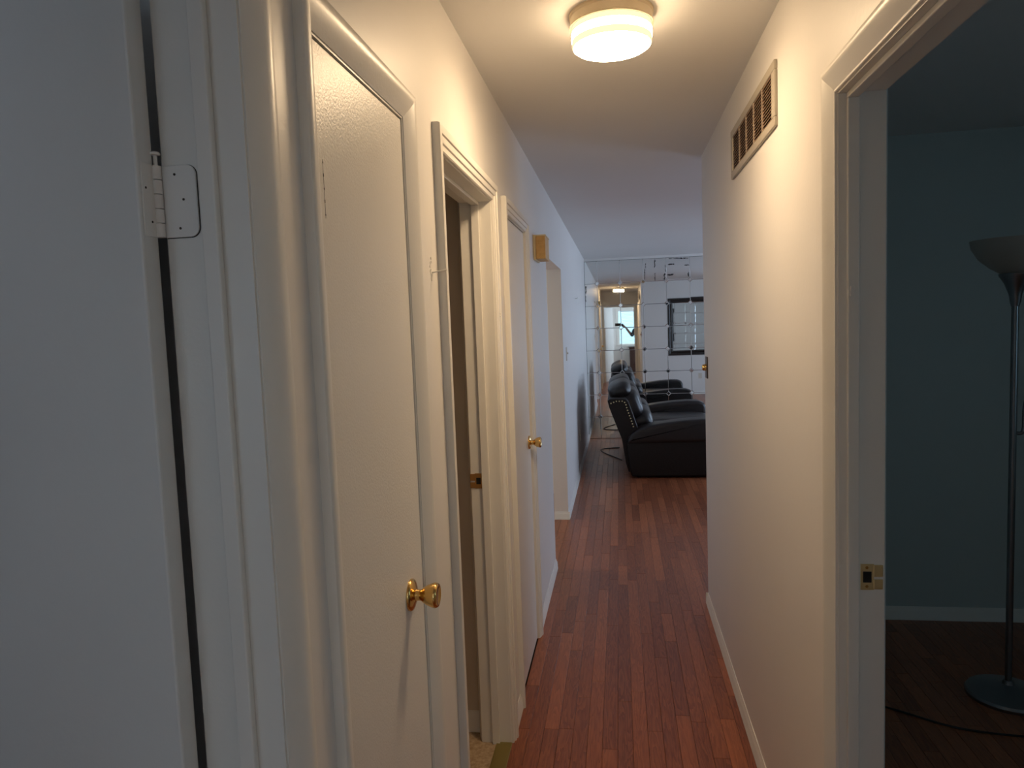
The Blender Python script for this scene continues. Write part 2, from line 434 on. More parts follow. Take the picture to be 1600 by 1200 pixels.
struct('floor_bathroom', MB().box(-3.5, XLB+0.045, 1.70, 2.645, -0.018, 0.001).box(XLB+0.045, XLB+0.055, OPEN_2[0], OPEN_2[1], -0.018, 0.001), 'vinyl', 'speckled beige vinyl floor inside the bathroom doorway', 'floor')

# ------------------------------------------------------------------ trim: jambs, casings, stops
CLAM = [(0, 0), (0, .0020), (.010, .0068), (.022, .0118), (.034, .0158), (.039, .0170), (.044, .0175), (.053, .0170), (.0565, .0150), (.0575, .012), (.0575, 0)]
ROUND = [(0, 0), (0, .0045), (.0015, .0060), (.004, .0060), (.006, .0050), (.022, .0125), (.036, .0185), (.042, .0202), (.047, .0204), (.0535, .0180), (.0575, .010), (.0575, 0)]
COLO = [(0, 0), (0, .007), (.003, .010), (.016, .011), (.018, .015), (.026, .0165), (.034, .0165), (.036, .0205), (.050, .0215), (.056, .020), (.0585, .015), (.0585, 0)]
def casing(parent, o, face, nrm, prof, top=DH, axis='X', rv=0.004):
    """three mitred boards around opening o; face = plane coordinate, nrm = +1/-1 direction out of the wall"""
    def P(u, z, t): return (face+nrm*t, u, z) if axis == 'X' else (u, face+nrm*t, z)
    n = len(prof); out = []
    for side in (0, 1, 2):
        vs = []
        for w, t in prof:
            if side == 0: u = o[0]-rv-w; vs += [P(u, 0, t), P(u, top+rv+w, t)]
            elif side == 1: u = o[1]+rv+w; vs += [P(u, 0, t), P(u, top+rv+w, t)]
            else: vs += [P(o[0]-rv-w, top+rv+w, t), P(o[1]+rv+w, top+rv+w, t)]
        fs = [(2*i, 2*i+1, 2*((i+1) % n)+1, 2*((i+1) % n)) for i in range(n)]
        fs += [tuple(2*i for i in range(n)), tuple(2*i+1 for i in reversed(range(n)))]
        out.append(obj('casing_board', MB().add(vs, fs), 'trim', parent, True, 35))
    return out
def frame_x(name, o, x0, x1, label, stop=None):
    mb = MB()
    mb.box(x0, x1, o[0]-JT, o[0], 0, DH+JT).box(x0, x1, o[1], o[1]+JT, 0, DH+JT).box(x0, x1, o[0], o[1], DH, DH+JT)
    fr = struct(name, mb, 'trim', label, 'door frame')
    if stop:
        s0, s1 = stop; t = 0.012
        for (ya, yb, za, zb) in ((o[0], o[0]+t, 0, DH-t), (o[1]-t, o[1], 0, DH-t), (o[0], o[1], DH-t, DH)):
            obj('door_stop', MB().rbox(s0, s1, ya, yb, za, zb, 0.002), 'trim', fr)
    return fr
fA = frame_x('trim_1', OPEN_A, XLB, XL, 'white painted door frame with the painted-over hinge', (-0.5035, -0.4823))
casing(fA, OPEN_A, XL, 1, CLAM); casing(fA, OPEN_A, XLB, -1, CLAM)
f1 = frame_x('trim_2', OPEN_1, XLB, XL, 'white rounded frame around the narrow linen closet door')
casing(f1, OPEN_1, XL, 1, CLAM)
f2 = frame_x('trim_3', OPEN_2, XLB, XL, 'stepped white frame of the open bathroom doorway', (-0.515, -0.487))
casing(f2, OPEN_2, XL, 1, COLO); casing(f2, OPEN_2, XLB, -1, CLAM)
f3 = frame_x('trim_4', OPEN_3, XLB, XL, 'stepped white frame of the closed closet door beyond the bathroom')
casing(f3, OPEN_3, XL, 1, COLO)
fR = frame_x('trim_5', OPEN_R, XR, XRB, 'white frame of the doorway into the unlit room', (0.4698, 0.4927))
casing(fR, OPEN_R, XR, -1, ROUND); casing(fR, OPEN_R, XRB, 1, CLAM)
mb = MB().box(OPEN_E[0]-JT, OPEN_E[0], YE-0.11, YE, 0, DH+JT).box(OPEN_E[1], OPEN_E[1]+JT, YE-0.11, YE, 0, DH+JT).box(OPEN_E[0], OPEN_E[1], YE-0.11, YE, DH, DH+JT)
fE = struct('trim_6', mb, 'trim', 'white frame of the bedroom doorway reflected in the mirror tiles', 'door frame')
casing(fE, OPEN_E, YE, 1, [(w*0.9, t) for w, t in CLAM], axis='Y'); casing(fE, OPEN_E, YE-0.11, -1, CLAM, axis='Y')

BASE = [(0, 0), (.013, 0), (.013, .010), (.0115, .012), (.0115, .030), (.010, .033), (.010, .042), (.007, .048), (.0045, .056), (.003, .062), (0, .062)]
def baseboard(name, p, q, nrm, label, prof=BASE, m='trim'):
    """from p to q (xy), nrm = outward direction (xy)"""
    vs = []; n = len(prof)
    for t, z in prof: vs += [(p[0]+nrm[0]*t, p[1]+nrm[1]*t, z), (q[0]+nrm[0]*t, q[1]+nrm[1]*t, z)]
    fs = [(2*i, 2*i+1, 2*((i+1) % n)+1, 2*((i+1) % n)) for i in range(n)]
    fs += [tuple(2*i for i in range(n)), tuple(2*i+1 for i in reversed(range(n)))]
    return struct(name, MB().add(vs, fs), m, label, 'baseboard', True)
co = 0.0635
baseboard('baseboard_left', (XL, OPEN_2[1]+co), (XL, OPEN_3[0]-co), (1, 0), 'short white baseboard between bathroom and closet frames')
baseboard('baseboard_left_mid', (XL, OPEN_3[1]+co), (XL, OPEN_K[0]), (1, 0), 'white baseboard between closet door and wide opening')
baseboard('baseboard_left_gap', (XL, OPEN_1[1]+co), (XL, OPEN_2[0]-co), (1, 0), 'short white baseboard between linen closet and bathroom frames')
baseboard('baseboard_left_far', (XL, OPEN_K[1]), (XL, YM-0.006), (1, 0), 'long white baseboard behind the sofa')
baseboard('baseboard_opening', (XLB, OPEN_K[1]), (XL+0.013, OPEN_K[1]), (0, -1), 'white baseboard on the far side of the wide opening')
baseboard('baseboard_right', (XR, OPEN_R[1]+co), (XR, YC), (-1, 0), 'white baseboard along the wall below the air grille')
baseboard('baseboard_corner', (XR-0.013, YC), (XLIV, YC), (0, 1), 'white baseboard below the framed mirror')
baseboard('baseboard_dark', (XRB, YD-0.012), (3.6, YD-0.012), (0, -1), 'white baseboard behind the floor lamp', [(t, z*1.1) for t, z in BASE])
baseboard('baseboard_bath', (-3.5, 2.645), (XLB, 2.645), (0, -1), 'grey-white baseboard inside the bathroom', [(t, z*1.35) for t, z in BASE])

# ------------------------------------------------------------------ doors
def knob(parent, base, d, m='brass', key=True):
    """lathe along X from the door face; d = +1/-1"""
    rose = MB().lathe([(0.033, 0), (0.0335, 0.003), (0.031, 0.006), (0.024, 0.009), (0.016, 0.011), (0.014, 0.012)], 'X', (0,0,0), 32)
    body = MB().lathe([(0.0125, 0.010), (0.0115, 0.018), (0.012, 0.024), (0.016, 0.028), (0.0205, 0.036), (0.0245, 0.046), (0.0262, 0.052), (0.0258, 0.056), (0.0235, 0.0595), (0.019, 0.0605), (0.016, 0.0585), (0.010, 0.0575), (0.0001, 0.0575)], 'X', (0,0,0), 32)
    k = None
    for nm, b in (('knob_rose', rose), ('door_knob', body)):
        b.v = [(base[0]+d*x, base[1]+y, base[2]+z) for x, y, z in b.v]
        o = obj(nm, b, m, parent if k is None else k, True, 50); k = k or o
    k['label'] = 'polished brass knob and rose'
    return k
def slab_x(name, x0, x1, o, label):
    g = 0.003
    return struct(name, MB().rbox(x0, x1, o[0]+g, o[1]-g, 0.008, DH-g, 0.002), 'door', label, 'door')
d1 = slab_x('door_2', XL-0.037, XL-0.002, OPEN_1, 'closed narrow cream linen closet door with large brass knob')
knob(d1, (XL-0.002, 1.415, 1.028), 1)
obj('latch_plate', MB().rbox(XL-0.006, XL+0.0005, OPEN_1[1]-0.001, OPEN_1[1]+0.014, 1.020, 1.065, 0.0002), 'painted_hinge', d1)
for zc_ in (1.80, 0.25):
    ck = MB().box(XL-0.0026, XL-0.0018, OPEN_1[0]+0.0203, OPEN_1[0]+0.0212, zc_-0.04, zc_+0.05)
    for q in range(5):
        zz = zc_-0.036+q*0.02; ck.box(XL-0.0026, XL-0.0017, OPEN_1[0]+0.0198, OPEN_1[0]+0.0222, zz, zz+0.003+0.002*(q % 2))
    obj('paint_crack', ck, 'crack', d1)
d3 = slab_x('door_4', XL-0.037, XL-0.003, OPEN_3, 'closed closet door with brass knob between bathroom and wide opening')
knob(d3, (XL-0.003, 3.425, 1.015), 1)
# bathroom door, swung into the bathroom
d2 = struct('door_3', MB().rbox(XLB-0.735, XLB-0.004, OPEN_2[0]-0.0, OPEN_2[0]+0.034, 0.010, DH-0.004, 0.002), 'door', 'white bathroom door folded open against its near jamb', 'door')
# side bedroom door, swung open against the room: its hinge edge faces the hall
LA0, LA1 = 0.7975, 0.8300
dA = struct('door_1', MB().rbox(XLB-0.715, XLB-0.006, LA0, LA1, 0.010, DH-0.004, 0.003), 'doorA', 'grey-white bedroom door swung open with painted hinge edge', 'door')
PX, PY = XLB-0.0035, OPEN_A[1]-0.0015
for zc_ in (1.752, 0.25):
    # hinge: jamb leaf, door leaf, knuckles, pin
    hz = 0.044
    bm = bmesh.new()
    pts = []
    def leaf_outline(x0, x1, z0, z1, r, right):
        out = [(x0, z0)]
        for k in range(7):
            a = -PI/2+PI/2*k/6; out.append((x1-r+r*math.cos(a), z0+r+r*math.sin(a)))
        for k in range(7):
            a = PI/2*k/6; out.append((x1-r+r*math.cos(a), z1-r+r*math.sin(a)))
        out.append((x0, z1)); return out
    jl = MB().prism_y(leaf_outline(-0.556, -0.5112, zc_-hz, zc_+hz, 0.012, True), OPEN_A[1]-0.0032, OPEN_A[1]-0.0002, 0.0006, 1)
    hj = obj('hinge_leaf', jl, 'painted_hinge', fA)
    for (dx, dz) in ((0.017, 0.033), (0.027, 0.002), (0.020, -0.033)):
        obj('screw_hole', MB().lathe([(0.0016, 0), (0.0016, 0.0005)], 'Y', (-0.556+dx, OPEN_A[1]-0.0037, zc_+dz), 10), 'crack', hj)
    obj('gap_line', MB().prism_y(leaf_outline(-0.556, -0.5104, zc_-hz-0.0008, zc_+hz+0.0004, 0.0125, True), OPEN_A[1]-0.0012, OPEN_A[1]-0.0001), 'crack', hj)
    dl = MB().rbox(XLB-0.0065, XLB-0.0045, LA0+0.006, LA1, zc_-hz, zc_+hz, 0.0006)
    hd = obj('hinge_leaf', dl, 'painted_hinge', dA)
    for (dy, dz) in ((0.012, 0.014), (0.020, -0.026)):
        obj('screw_hole', MB().lathe([(0.0015, 0), (0.0015, 0.0005)], 'X', (XLB-0.0046, LA0+dy, zc_+dz), 10), 'crack', hd)
    for q in range(5):
        z0 = zc_-hz+q*0.0176
        obj('knuckle', MB().lathe([(0.0062, z0+0.0006), (0.0062, z0+0.0170)], 'Z', (PX, PY-0.006, 0), 14), 'painted_hinge', hj if q % 2 == 0 else hd, True)
    obj('hinge_pin', MB().lathe([(0.0025, zc_-hz), (0.0025, zc_+hz+0.012), (0.0062, zc_+hz+0.013), (0.0064, zc_+hz+0.015), (0.004, zc_+hz+0.017)], 'Z', (PX, PY-0.006, 0), 12), 'painted_hinge', hj, True)
# bedroom door behind the camera, half open
ang = math.radians(72)
dE = MB().rbox(0, 0.72, -0.035, 0, 0.010, DH-0.004, 0.003)
c_, s_ = math.cos(-ang), math.sin(-ang)
dE.v = [(OPEN_E[0]+0.008+x*c_-y*s_, YE-0.115+x*s_+y*c_, z) for x, y, z in dE.v]
struct('door_5', dE, 'doorA', 'grey-white bedroom door half open beside the blind-covered window', 'door')

# strike plates (parts of their frames)
def strike(parent, pos, xs, m, lip):
    """on a jamb face looking to -Y at y; xs = +1 lip towards +X"""
    x, y, z = pos
    hw, hh = 0.0135, 0.0285
    st = obj('strike_plate', MB().rbox(x-hw, x+hw, y-0.0016, y-0.0001, z-hh, z+hh, 0.0006), m, parent)
    l0, l1 = (x+hw-0.001, x+hw+lip) if xs > 0 else (x-hw-lip, x-hw+0.001)
    obj('strike_lip', MB().rbox(l0, l1, y-0.0030, y-0.0004, z-hh+0.002, z-0.005, 0.001).rbox(l0, l1, y-0.0030, y-0.0004, z+0.001, z+hh-0.002, 0.001), m, st)
    obj('latch_hole', MB().box(x-0.0085, x+0.0085, y-0.0020, y-0.0012, z-0.012, z+0.012), 'dark_void', st)
    for s in (-1, 1):
        obj('screw', MB().lathe([(0.0032, 0), (0.0026, 0.0006)], 'Y', (x-0.001, y-0.0021, z+s*0.0205), 12), 'dull_brass', st)
    return st
strike(fR, (0.5120, OPEN_R[1], 1.018), 1, 'pale_brass', 0.018)
strike(f2, (-0.5290, OPEN_2[1], 1.0150), -1, 'dull_brass', 0.018)
obj('catch_plate', MB().rbox(0.4735, 0.4815, OPEN_R[1]-0.012-0.006, OPEN_R[1]-0.012, 1.617, 1.638, 0.001).rbox(0.4700, 0.4740, OPEN_R[1]-0.016, OPEN_R[1]-0.012, 1.622, 1.630, 0.0008), 'painted_hinge', fR)
tag(obj('threshold_strip', MB().rbox(XLB+0.056, XL+0.004, OPEN_2[0], OPEN_2[1], -0.001, 0.006, 0.002), 'threshold'), 'flat brass threshold strip across the bathroom doorway floor', 'threshold')

# ------------------------------------------------------------------ mirror tiles
TP, TPZ = 0.3052, 0.3005
X0T = -0.2785
ZT = H-0.035
CUT = 0.029
obj('tile_backing', MB().box(XL, XLIV, YM-0.003, YM-0.0005, 0.0, ZT+0.002), 'grout', wall_far)
def tile_mesh(w, h, cuts):
    hw, hh = w/2-0.0011, h/2-0.0011; bev = 0.003
    def octo(i, y):
        a, b = hw-i, hh-i
        k = [(CUT if c else 0.004)-i*0.4 for c in cuts]      # bottom left, bottom right, top right, top left
        return [(-a+k[0], y, -b), (a-k[1], y, -b), (a, y, -b+k[1]), (a, y, b-k[2]), (a-k[2], y, b), (-a+k[3], y, b), (-a, y, b-k[3]), (-a, y, -b+k[0])]
    vs = octo(0, 0.004)+octo(0, 0.0008)+octo(bev, 0.0)
    fs = [tuple(range(16, 24))]
    for r in range(2):
        for i in range(8):
            j = (i+1) % 8; fs.append((r*8+i, r*8+j, r*8+8+j, r*8+8+i))
    fs.append(tuple(range(7, -1, -1)))
    return MB().add(vs, fs).mesh('mirror_tile')
rows = 8
cols = []
x = XL+0.003
cols.append((x, X0T))
xx = X0T
while xx < XLIV-0.02: cols.append((xx, min(xx+TP, XLIV-0.003))); xx += TP
SHX = {0: -3.0, 1: -2.0, 2: 5.0, 3: 11.0, 4: 5.0, 5: 2.0}
SHZ = {0: 4.0, 1: 6.0, 2: 6.0, 3: 3.0, 4: 2.0}
tcache = {}
for ci, (a, b) in enumerate(cols):
    for r in range(rows):
        z1 = ZT-r*TPZ; z0 = z1-TPZ
        if r == rows-1: z0 = 0.002
        lf, rt, tp, bt = ci > 0, ci < len(cols)-1, r > 0, r < rows-1
        cuts = (lf and bt, rt and bt, rt and tp, lf and tp)
        key = (round(b-a, 4), round(z1-z0, 4), cuts)
        if key not in tcache:
            tcache[key] = tile_mesh(b-a, z1-z0, cuts); tcache[key].materials.append(M['mirror'])
        o = bpy.data.objects.new('mirror_tile', tcache[key]); C.objects.link(o); o.parent = wall_far
        sx = SHX.get(ci, random.uniform(-3, 6))+random.uniform(-1.6, 1.6)
        sz = SHZ.get(ci, random.uniform(0, 5))+random.uniform(-1.2, 1.2)
        o.location = ((a+b)/2, YM-0.007, (z0+z1)/2)
        o.rotation_euler = (-sz/(2*F_PX), 0, -sx/(2*F_PX))
# patches where the silvering of the top row has gone black
def patch(x0, x1, z0, z1, seed):
    rr = random.Random(seed); mbp = MB(); n = 9; up = []; dn = []
    lengthwise = (z1-z0) > (x1-x0)
    for k in range(n+1):
        t = k/n; j = rr.uniform(0.15, 0.5); j2 = rr.uniform(0.5, 0.95)
        if k in (0, n): j = j2 = 0.5
        if lengthwise: up.append((x0+(x1-x0)*j, z0+(z1-z0)*t)); dn.append((x0+(x1-x0)*j2, z0+(z1-z0)*t))
        else: up.append((x0+(x1-x0)*t, z0+(z1-z0)*j)); dn.append((x0+(x1-x0)*t, z0+(z1-z0)*j2))
    ring = up+dn[-2:0:-1]
    m_ = len(ring)
    vs = [(x, YM-0.0125, z) for x, z in ring]+[(x, YM-0.0100, z) for x, z in ring]
    fs = [tuple(range(m_)), tuple(range(2*m_-1, m_-1, -1))]+[(i, (i+1) % m_, m_+(i+1) % m_, m_+i) for i in range(m_)]
    obj('desilvered_patch', mbp.add(vs, fs), 'grout', wall_far)
c3 = cols[3][0]; c4 = cols[4][0]; zt = ZT
for q, (x0, x1, z0, z1) in enumerate(((c3+0.012, c3+0.034, zt-0.285, zt-0.13), (c3+0.030, c3+0.046, zt-0.13, zt-0.06), (c3+0.140, c3+0.172, zt-0.125, zt-0.012), (c3+0.146, c3+0.166, zt-0.295, zt-0.19),
        (c3+0.262, c3+0.300, zt-0.295, zt-0.20), (c3+0.285, c3+0.302, zt-0.19, zt-0.09), (c4+0.02, c4+0.11, zt-0.105, zt-0.075), (c4+0.005, c4+0.095, zt-0.245, zt-0.205),
        (c4+0.03, c4+0.20, zt-0.022, zt-0.006), (c4+0.18, c4+0.29, zt-0.03, zt-0.004), (c4+0.235, c4+0.300, zt-0.125, zt-0.095), (c4+0.268, c4+0.302, zt-0.265, zt-0.20), (XL+0.004, XL+0.026, zt-0.44, zt-0.32), (XL+0.004, XL+0.018, zt-0.54, zt-0.45))):
    patch(x0, x1, z0, z1, q)
dd = CUT-0.0004
dm = MB().add([(-dd, 0, 0), (0, 0, -dd), (dd, 0, 0), (0, 0, dd), (0, -0.003, 0), (-dd, 0.003, 0), (0, 0.003, -dd), (dd, 0.003, 0), (0, 0.003, dd)],
              [(0, 1, 4), (1, 2, 4), (2, 3, 4), (3, 0, 4), (0, 5, 6, 1), (1, 6, 7, 2), (2, 7, 8, 3), (3, 8, 5, 0), (5, 8, 7, 6)])
dm = MB().add([(-dd, 0.003, 0), (0, 0.003, -dd), (dd, 0.003, 0), (0, 0.003, dd), (-dd*.8, 0, 0), (0, 0, -dd*.8), (dd*.8, 0, 0), (0, 0, dd*.8)],
              [(4, 5, 6, 7), (0, 1, 5, 4), (1, 2, 6, 5), (2, 3, 7, 6), (3, 0, 4, 7), (3, 2, 1, 0)])
dmesh = dm.mesh('mirror_diamond'); dmesh.materials.append(M['mirror'])
for ci, (a, b) in enumerate(cols[:-1]):
    for r in range(1, rows):
        o = bpy.data.objects.new('mirror_diamond', dmesh); C.objects.link(o); o.parent = wall_far
        o.location = (b, YM-0.007, ZT-r*TPZ)
        o.rotation_euler = (random.uniform(-0.05, 0.05), 0, random.uniform(-0.06, 0.06))

# ------------------------------------------------------------------ ceiling light
lx, ly = 0.0, 2.10
cl = thing('ceiling_light', 'lit round flush ceiling light with cut-glass drum shade', 'lamp', (lx, ly, H))
obj('canopy', MB().lathe([(0.117, H), (0.117, H-0.006), (0.1135, H-0.010), (0.1135, H-0.030), (0.117, H-0.033), (0.1165, H-0.036), (0.108, H-0.036), (0.108, H-0.012)], 'Z', (lx, ly, 0), 48, False), 'canopy', cl, True)
R_ = 0.111
gl = obj('glass_shade', MB().lathe([(R_-0.002, H-0.030), (R_, H-0.036), (R_, H-0.050)], 'Z', (lx, ly, 0), 48, False), 'glass_upper', cl, True)
obj('patterned_band', MB().lathe([(R_, H-0.050), (R_+0.0012, H-0.0515), (R_+0.0012, H-0.0705), (R_, H-0.072)], 'Z', (lx, ly, 0), 48, False), 'glass_band', gl, True)
cut = MB()
for k in range(60):
    a = 2*PI*k/60
    if (k // 6) % 2 == 0:
        for s in (-1, 1):
            p = []
            for q in range(3):
                aa = a+s*(q-1)*0.035; p.append((lx+(R_+0.0016)*math.cos(aa), ly+(R_+0.0016)*math.sin(aa), H-0.053-0.008*q))
            cut.tube(p, 0.0011, 4)
o = obj('cut_pattern', cut, 'glass_cut', gl); o['kind'] = 'stuff'
obj('lower_ring', MB().lathe([(R_, H-0.072), (R_, H-0.084), (R_-0.003, H-0.089)], 'Z', (lx, ly, 0), 48, False), 'glass_ring', gl, True)
obj('glass_bottom', MB().lathe([(R_-0.003, H-0.089), (R_-0.012, H-0.095), (R_-0.040, H-0.101), (R_-0.08, H-0.104), (0.002, H-0.105)], 'Z', (lx, ly, 0), 48, False), 'glass_bottom', gl, True)
# ------------------------------------------------------------------ air return grille
vy0, vy1, vz0, vz1 = 2.150, 2.934, 2.114, 2.296
vt = thing('air_grille', 'beige framed air return grille high on the wall', 'vent', (XR, (vy0+vy1)/2, vz0))
mb = MB(); fw = 0.027
for (a, b, c, d) in ((vy0, vy1, vz0, vz0+fw), (vy0, vy1, vz1-fw, vz1), (vy0, vy0+fw+0.012, vz0+fw, vz1-fw), (vy1-fw-0.012, vy1, vz0+fw, vz1-fw)):
    mb.rbox(XR-0.010, XR, a, b, c, d, 0.003)
obj('frame', mb, 'vent_frame', vt)
obj('backing', MB().box(XR-0.0012, XR-0.0002, vy0+0.04, vy1-0.04, vz0+fw, vz1-fw), 'dark_void', vt)
sl = MB(); ns = 13
for k in range(ns):
    z = vz0+fw+(vz1-vz0-2*fw)*(k+0.5)/ns
    sl.add([(XR-0.008, vy0+0.04, z-0.003), (XR-0.008, vy1-0.04, z-0.003), (XR-0.0015, vy1-0.04, z+0.0025), (XR-0.0015, vy0+0.04, z+0.0025),
            (XR-0.008, vy0+0.04, z-0.0012), (XR-0.008, vy1-0.04, z-0.0012), (XR-0.0015, vy1-0.04, z+0.0043), (XR-0.0015, vy0+0.04, z+0.0043)],
           [(0,3,2,1),(4,5,6,7),(0,1,5,4),(1,2,6,5),(2,3,7,6),(3,0,4,7)])
o = obj('louvres', sl, 'vent_slat', vt); o['kind'] = 'stuff'
for k in range(4):
    y = vy0+0.042+(vy1-vy0-0.084)*(k+1)/5
    obj('divider_bar', MB().box(XR-0.0088, XR-0.0015, y-0.003, y+0.003, vz0+fw, vz1-fw), 'vent_bar', vt)

# ------------------------------------------------------------------ small wall fittings
cy0 = 3.885
ch = thing('door_chime', 'golden tan door chime box above the wide opening edge', 'door chime', (XL, cy0, 1.936))
obj('base_plate', MB().rbox(XL, XL+0.012, cy0-0.004, cy0+0.20, 1.932, 2.066, 0.002), 'chime_cream', ch)
obj('cover', MB().rbox(XL+0.012, -0.380, cy0, cy0+0.196, 1.937, 2.062, 0.004), 'chime', ch)
for k in range(9):
    z = 1.948+k*0.0125
    obj('cover_rib', MB().box(XL+0.016, -0.386, cy0-0.002, cy0+0.001, z, z+0.005), 'chime', ch)
obj('top_lip', MB().rbox(XL+0.010, -0.376, cy0-0.003, cy0+0.199, 2.058, 2.066, 0.002), 'chime_cream', ch)
def wall_plate(name, x, y, z, d, label, cat, m, kindp, mat2, w=0.070, h=0.114):
    t = thing(name, label, cat, (x, y, z-h/2))
    obj('cover_plate', MB().rbox(min(x, x+d*0.006), max(x, x+d*0.006), y-w/2, y+w/2, z-h/2, z+h/2, 0.002), m, t)
    if kindp == 'toggle':
        obj('toggle', MB().rbox(min(x+d*0.004, x+d*0.017), max(x+d*0.004, x+d*0.017), y-0.005, y+0.005, z-0.002, z+0.014, 0.002), mat2, t)
    elif kindp == 'outlet':
        for s in (-1, 1):
            so = obj('socket', MB().rbox(min(x+d*0.004, x+d*0.008), max(x+d*0.004, x+d*0.008), y-0.017, y+0.017, z+s*0.0195-0.014, z+s*0.0195+0.014, 0.0015), mat2, t)
            for q in (-1, 1):
                obj('slot', MB().box(min(x+d*0.0078, x+d*0.0084), max(x+d*0.0078, x+d*0.0084), y+q*0.006-0.001, y+q*0.006+0.001, z+s*0.0195-0.002, z+s*0.0195+0.006), 'dark_void', so)
    elif kindp == 'knob':
        b = MB().lathe([(0.017, 0.005), (0.0175, 0.012), (0.0155, 0.024), (0.013, 0.026), (0.0001, 0.0262)], 'X', (0, 0, 0), 24)
        b.v = [(x+d*p, y+q, z+r) for p, q, r in b.v]; obj('dimmer_knob', b, mat2, t, True)
    return t
wall_plate('dimmer_switch', XR, 3.885, 1.326, -1, 'dark brown switch plate with brass dimmer knob at the hall corner', 'switch', 'brown_plate', 'knob', 'brass')
wall_plate('light_switch', XL, 6.05, 1.33, 1, 'ivory toggle switch beside the wide opening', 'switch', 'plate', 'toggle', 'plate')
wall_plate('wall_outlet', XL, 7.635, 0.388, 1, 'ivory power outlet low on the wall behind the sofa', 'outlet', 'plate', 'outlet', 'plate')
t = thing('wall_outlet', 'ivory power outlet below the framed mirror', 'outlet', (1.66, YC, 0.33))
obj('cover_plate', MB().rbox(1.625, 1.695, YC, YC+0.006, 0.333, 0.447, 0.002), 'plate', t)
for s in (-1, 1): obj('socket', MB().rbox(1.643, 1.677, YC+0.004, YC+0.008, 0.39+s*0.0195-0.014, 0.39+s*0.0195+0.014, 0.0015), 'plate', t)
# bare nails
tag(obj('wall_nail', MB().tube([(XL-0.004, 1.705, 1.718), (XL+0.020, 1.712, 1.722), (XL+0.034, 1.716, 1.724)], [0.0022, 0.0022, 0.0026], 10), 'painted_hinge', None, True), 'painted nail sticking out between linen closet and bathroom', 'nail')
tag(obj('wall_hook', MB().tube([(XL-0.004, 7.47, 1.843), (XL+0.025, 7.47, 1.838), (XL+0.030, 7.47, 1.852)], 0.004, 8), 'painted_hinge', None, True), 'small bare hook on the wall past the light switch', 'hook')
ck = MB()
for k in range(16):
    a = random.uniform(-1, 1); z = 1.722+random.uniform(-0.035, 0.03); y = 1.700+random.uniform(-0.012, 0.012)
    ck.rbox(XL-0.001, XL+0.0012, y-0.003, y+0.003, z-0.002, z+0.004, 0.0006, 1)
o = tag(obj('chipped_paint', ck, 'painted_hinge'), 'chipped raised paint flecks around the wall nail', 'paint flecks', kind='stuff')
for z, w_ in ((1.618, 'below'), (1.628, 'above')):
    tag(obj('nail_hole', MB().lathe([(0.0017, 0.0), (0.0015, 0.0006)], 'X', (XL+0.0165, OPEN_2[1]+0.024, z), 10), 'crack'), 'tiny dark nail hole in the bathroom door casing just %s its twin' % w_, 'hole', 'nail holes')
tag(obj('wall_crack', MB().add([(XR-0.0006, 1.702, 2.106), (XR-0.0006, 1.684, 2.088), (XR-0.0006, 1.672, 2.078), (XR-0.0006, 1.668, 2.082), (XR-0.0006, 1.682, 2.093), (XR+0.001, 1.702, 2.106), (XR+0.001, 1.684, 2.088), (XR+0.001, 1.672, 2.078), (XR+0.001, 1.668, 2.082), (XR+0.001, 1.682, 2.093)],
    [(0, 1, 4), (1, 2, 3, 4), (0, 4, 9, 5), (4, 3, 8, 9), (3, 2, 7, 8), (2, 1, 6, 7), (1, 0, 5, 6)]), 'crack'), 'short dark plaster crack above the unlit doorway corner', 'crack')

# ------------------------------------------------------------------ recliner sofa
SY0, SY1 = 7.22, 9.12
sf = thing('recliner_sofa', 'dark brown leather reclining sofa with nailhead trim', 'sofa', (0.5, (SY0+SY1)/2, 0))
obj('base', MB().rbox(0.12, 0.97, SY0+0.06, SY1-0.06, 0.045, 0.30, 0.02), 'leather_back', sf)
AW = 0.23
for s in (0, 1):
    y0, y1 = (SY0, SY0+AW) if s == 0 else (SY1-AW, SY1)
    ar = obj('arm', MB().prism_y([(0.085, 0.035), (0.10, 0.02), (0.96, 0.02), (1.0, 0.05), (1.0, 0.42), (0.055, 0.40), (0.05, 0.34), (0.06, 0.18)], y0+0.012, y1-0.012, 0.018, 3), 'leather_back', sf, True, 50)
    obj('arm_pad', MB().prism_y([(0.045, 0.355), (0.06, 0.41), (0.10, 0.465), (0.18, 0.515), (0.29, 0.543), (0.44, 0.565), (0.62, 0.585), (0.80, 0.595), (0.93, 0.59), (0.995, 0.565), (1.02, 0.52), (1.02, 0.40), (1.0, 0.365)], y0-0.008, y1+0.008, 0.045, 4), 'leather', ar, True, 60)
bk = obj('back_shell', MB().prism_y([(-0.135, 0.790), (-0.118, 0.72), (-0.05, 0.53), (0.0, 0.40), (0.035, 0.15), (0.06, 0.06), (0.12, 0.06), (0.20, 0.40), (0.165, 0.50), (0.10, 0.70), (0.075, 0.775), (0.045, 0.808), (-0.06, 0.812), (-0.115, 0.808)], SY0+0.045, SY1-0.045, 0.012, 2), 'leather_back', sf, True, 50)
def path_pts(pts, step):
    out = []; acc = 0
    for i in range(len(pts)-1):
        a, b = Vector(pts[i]), Vector(pts[i+1]); L = (b-a).length
        while acc <= L: out.append(a+(b-a)*(acc/L)); acc += step
        acc -= L
    return out
nb = MB()
for yy, sgn in ((SY0+0.045, -1), (SY1-0.045, 1)):
    for p in path_pts([(-0.10, 0.765), (-0.05, 0.785), (0.02, 0.785), (0.045, 0.765), (0.06, 0.70), (0.095, 0.60), (0.125, 0.50)], 0.029):
        nb.lathe([(0.0075, 0), (0.006, 0.004*sgn), (0.003, 0.006*sgn)], 'Y', (p[0], yy, p[1]), 8)
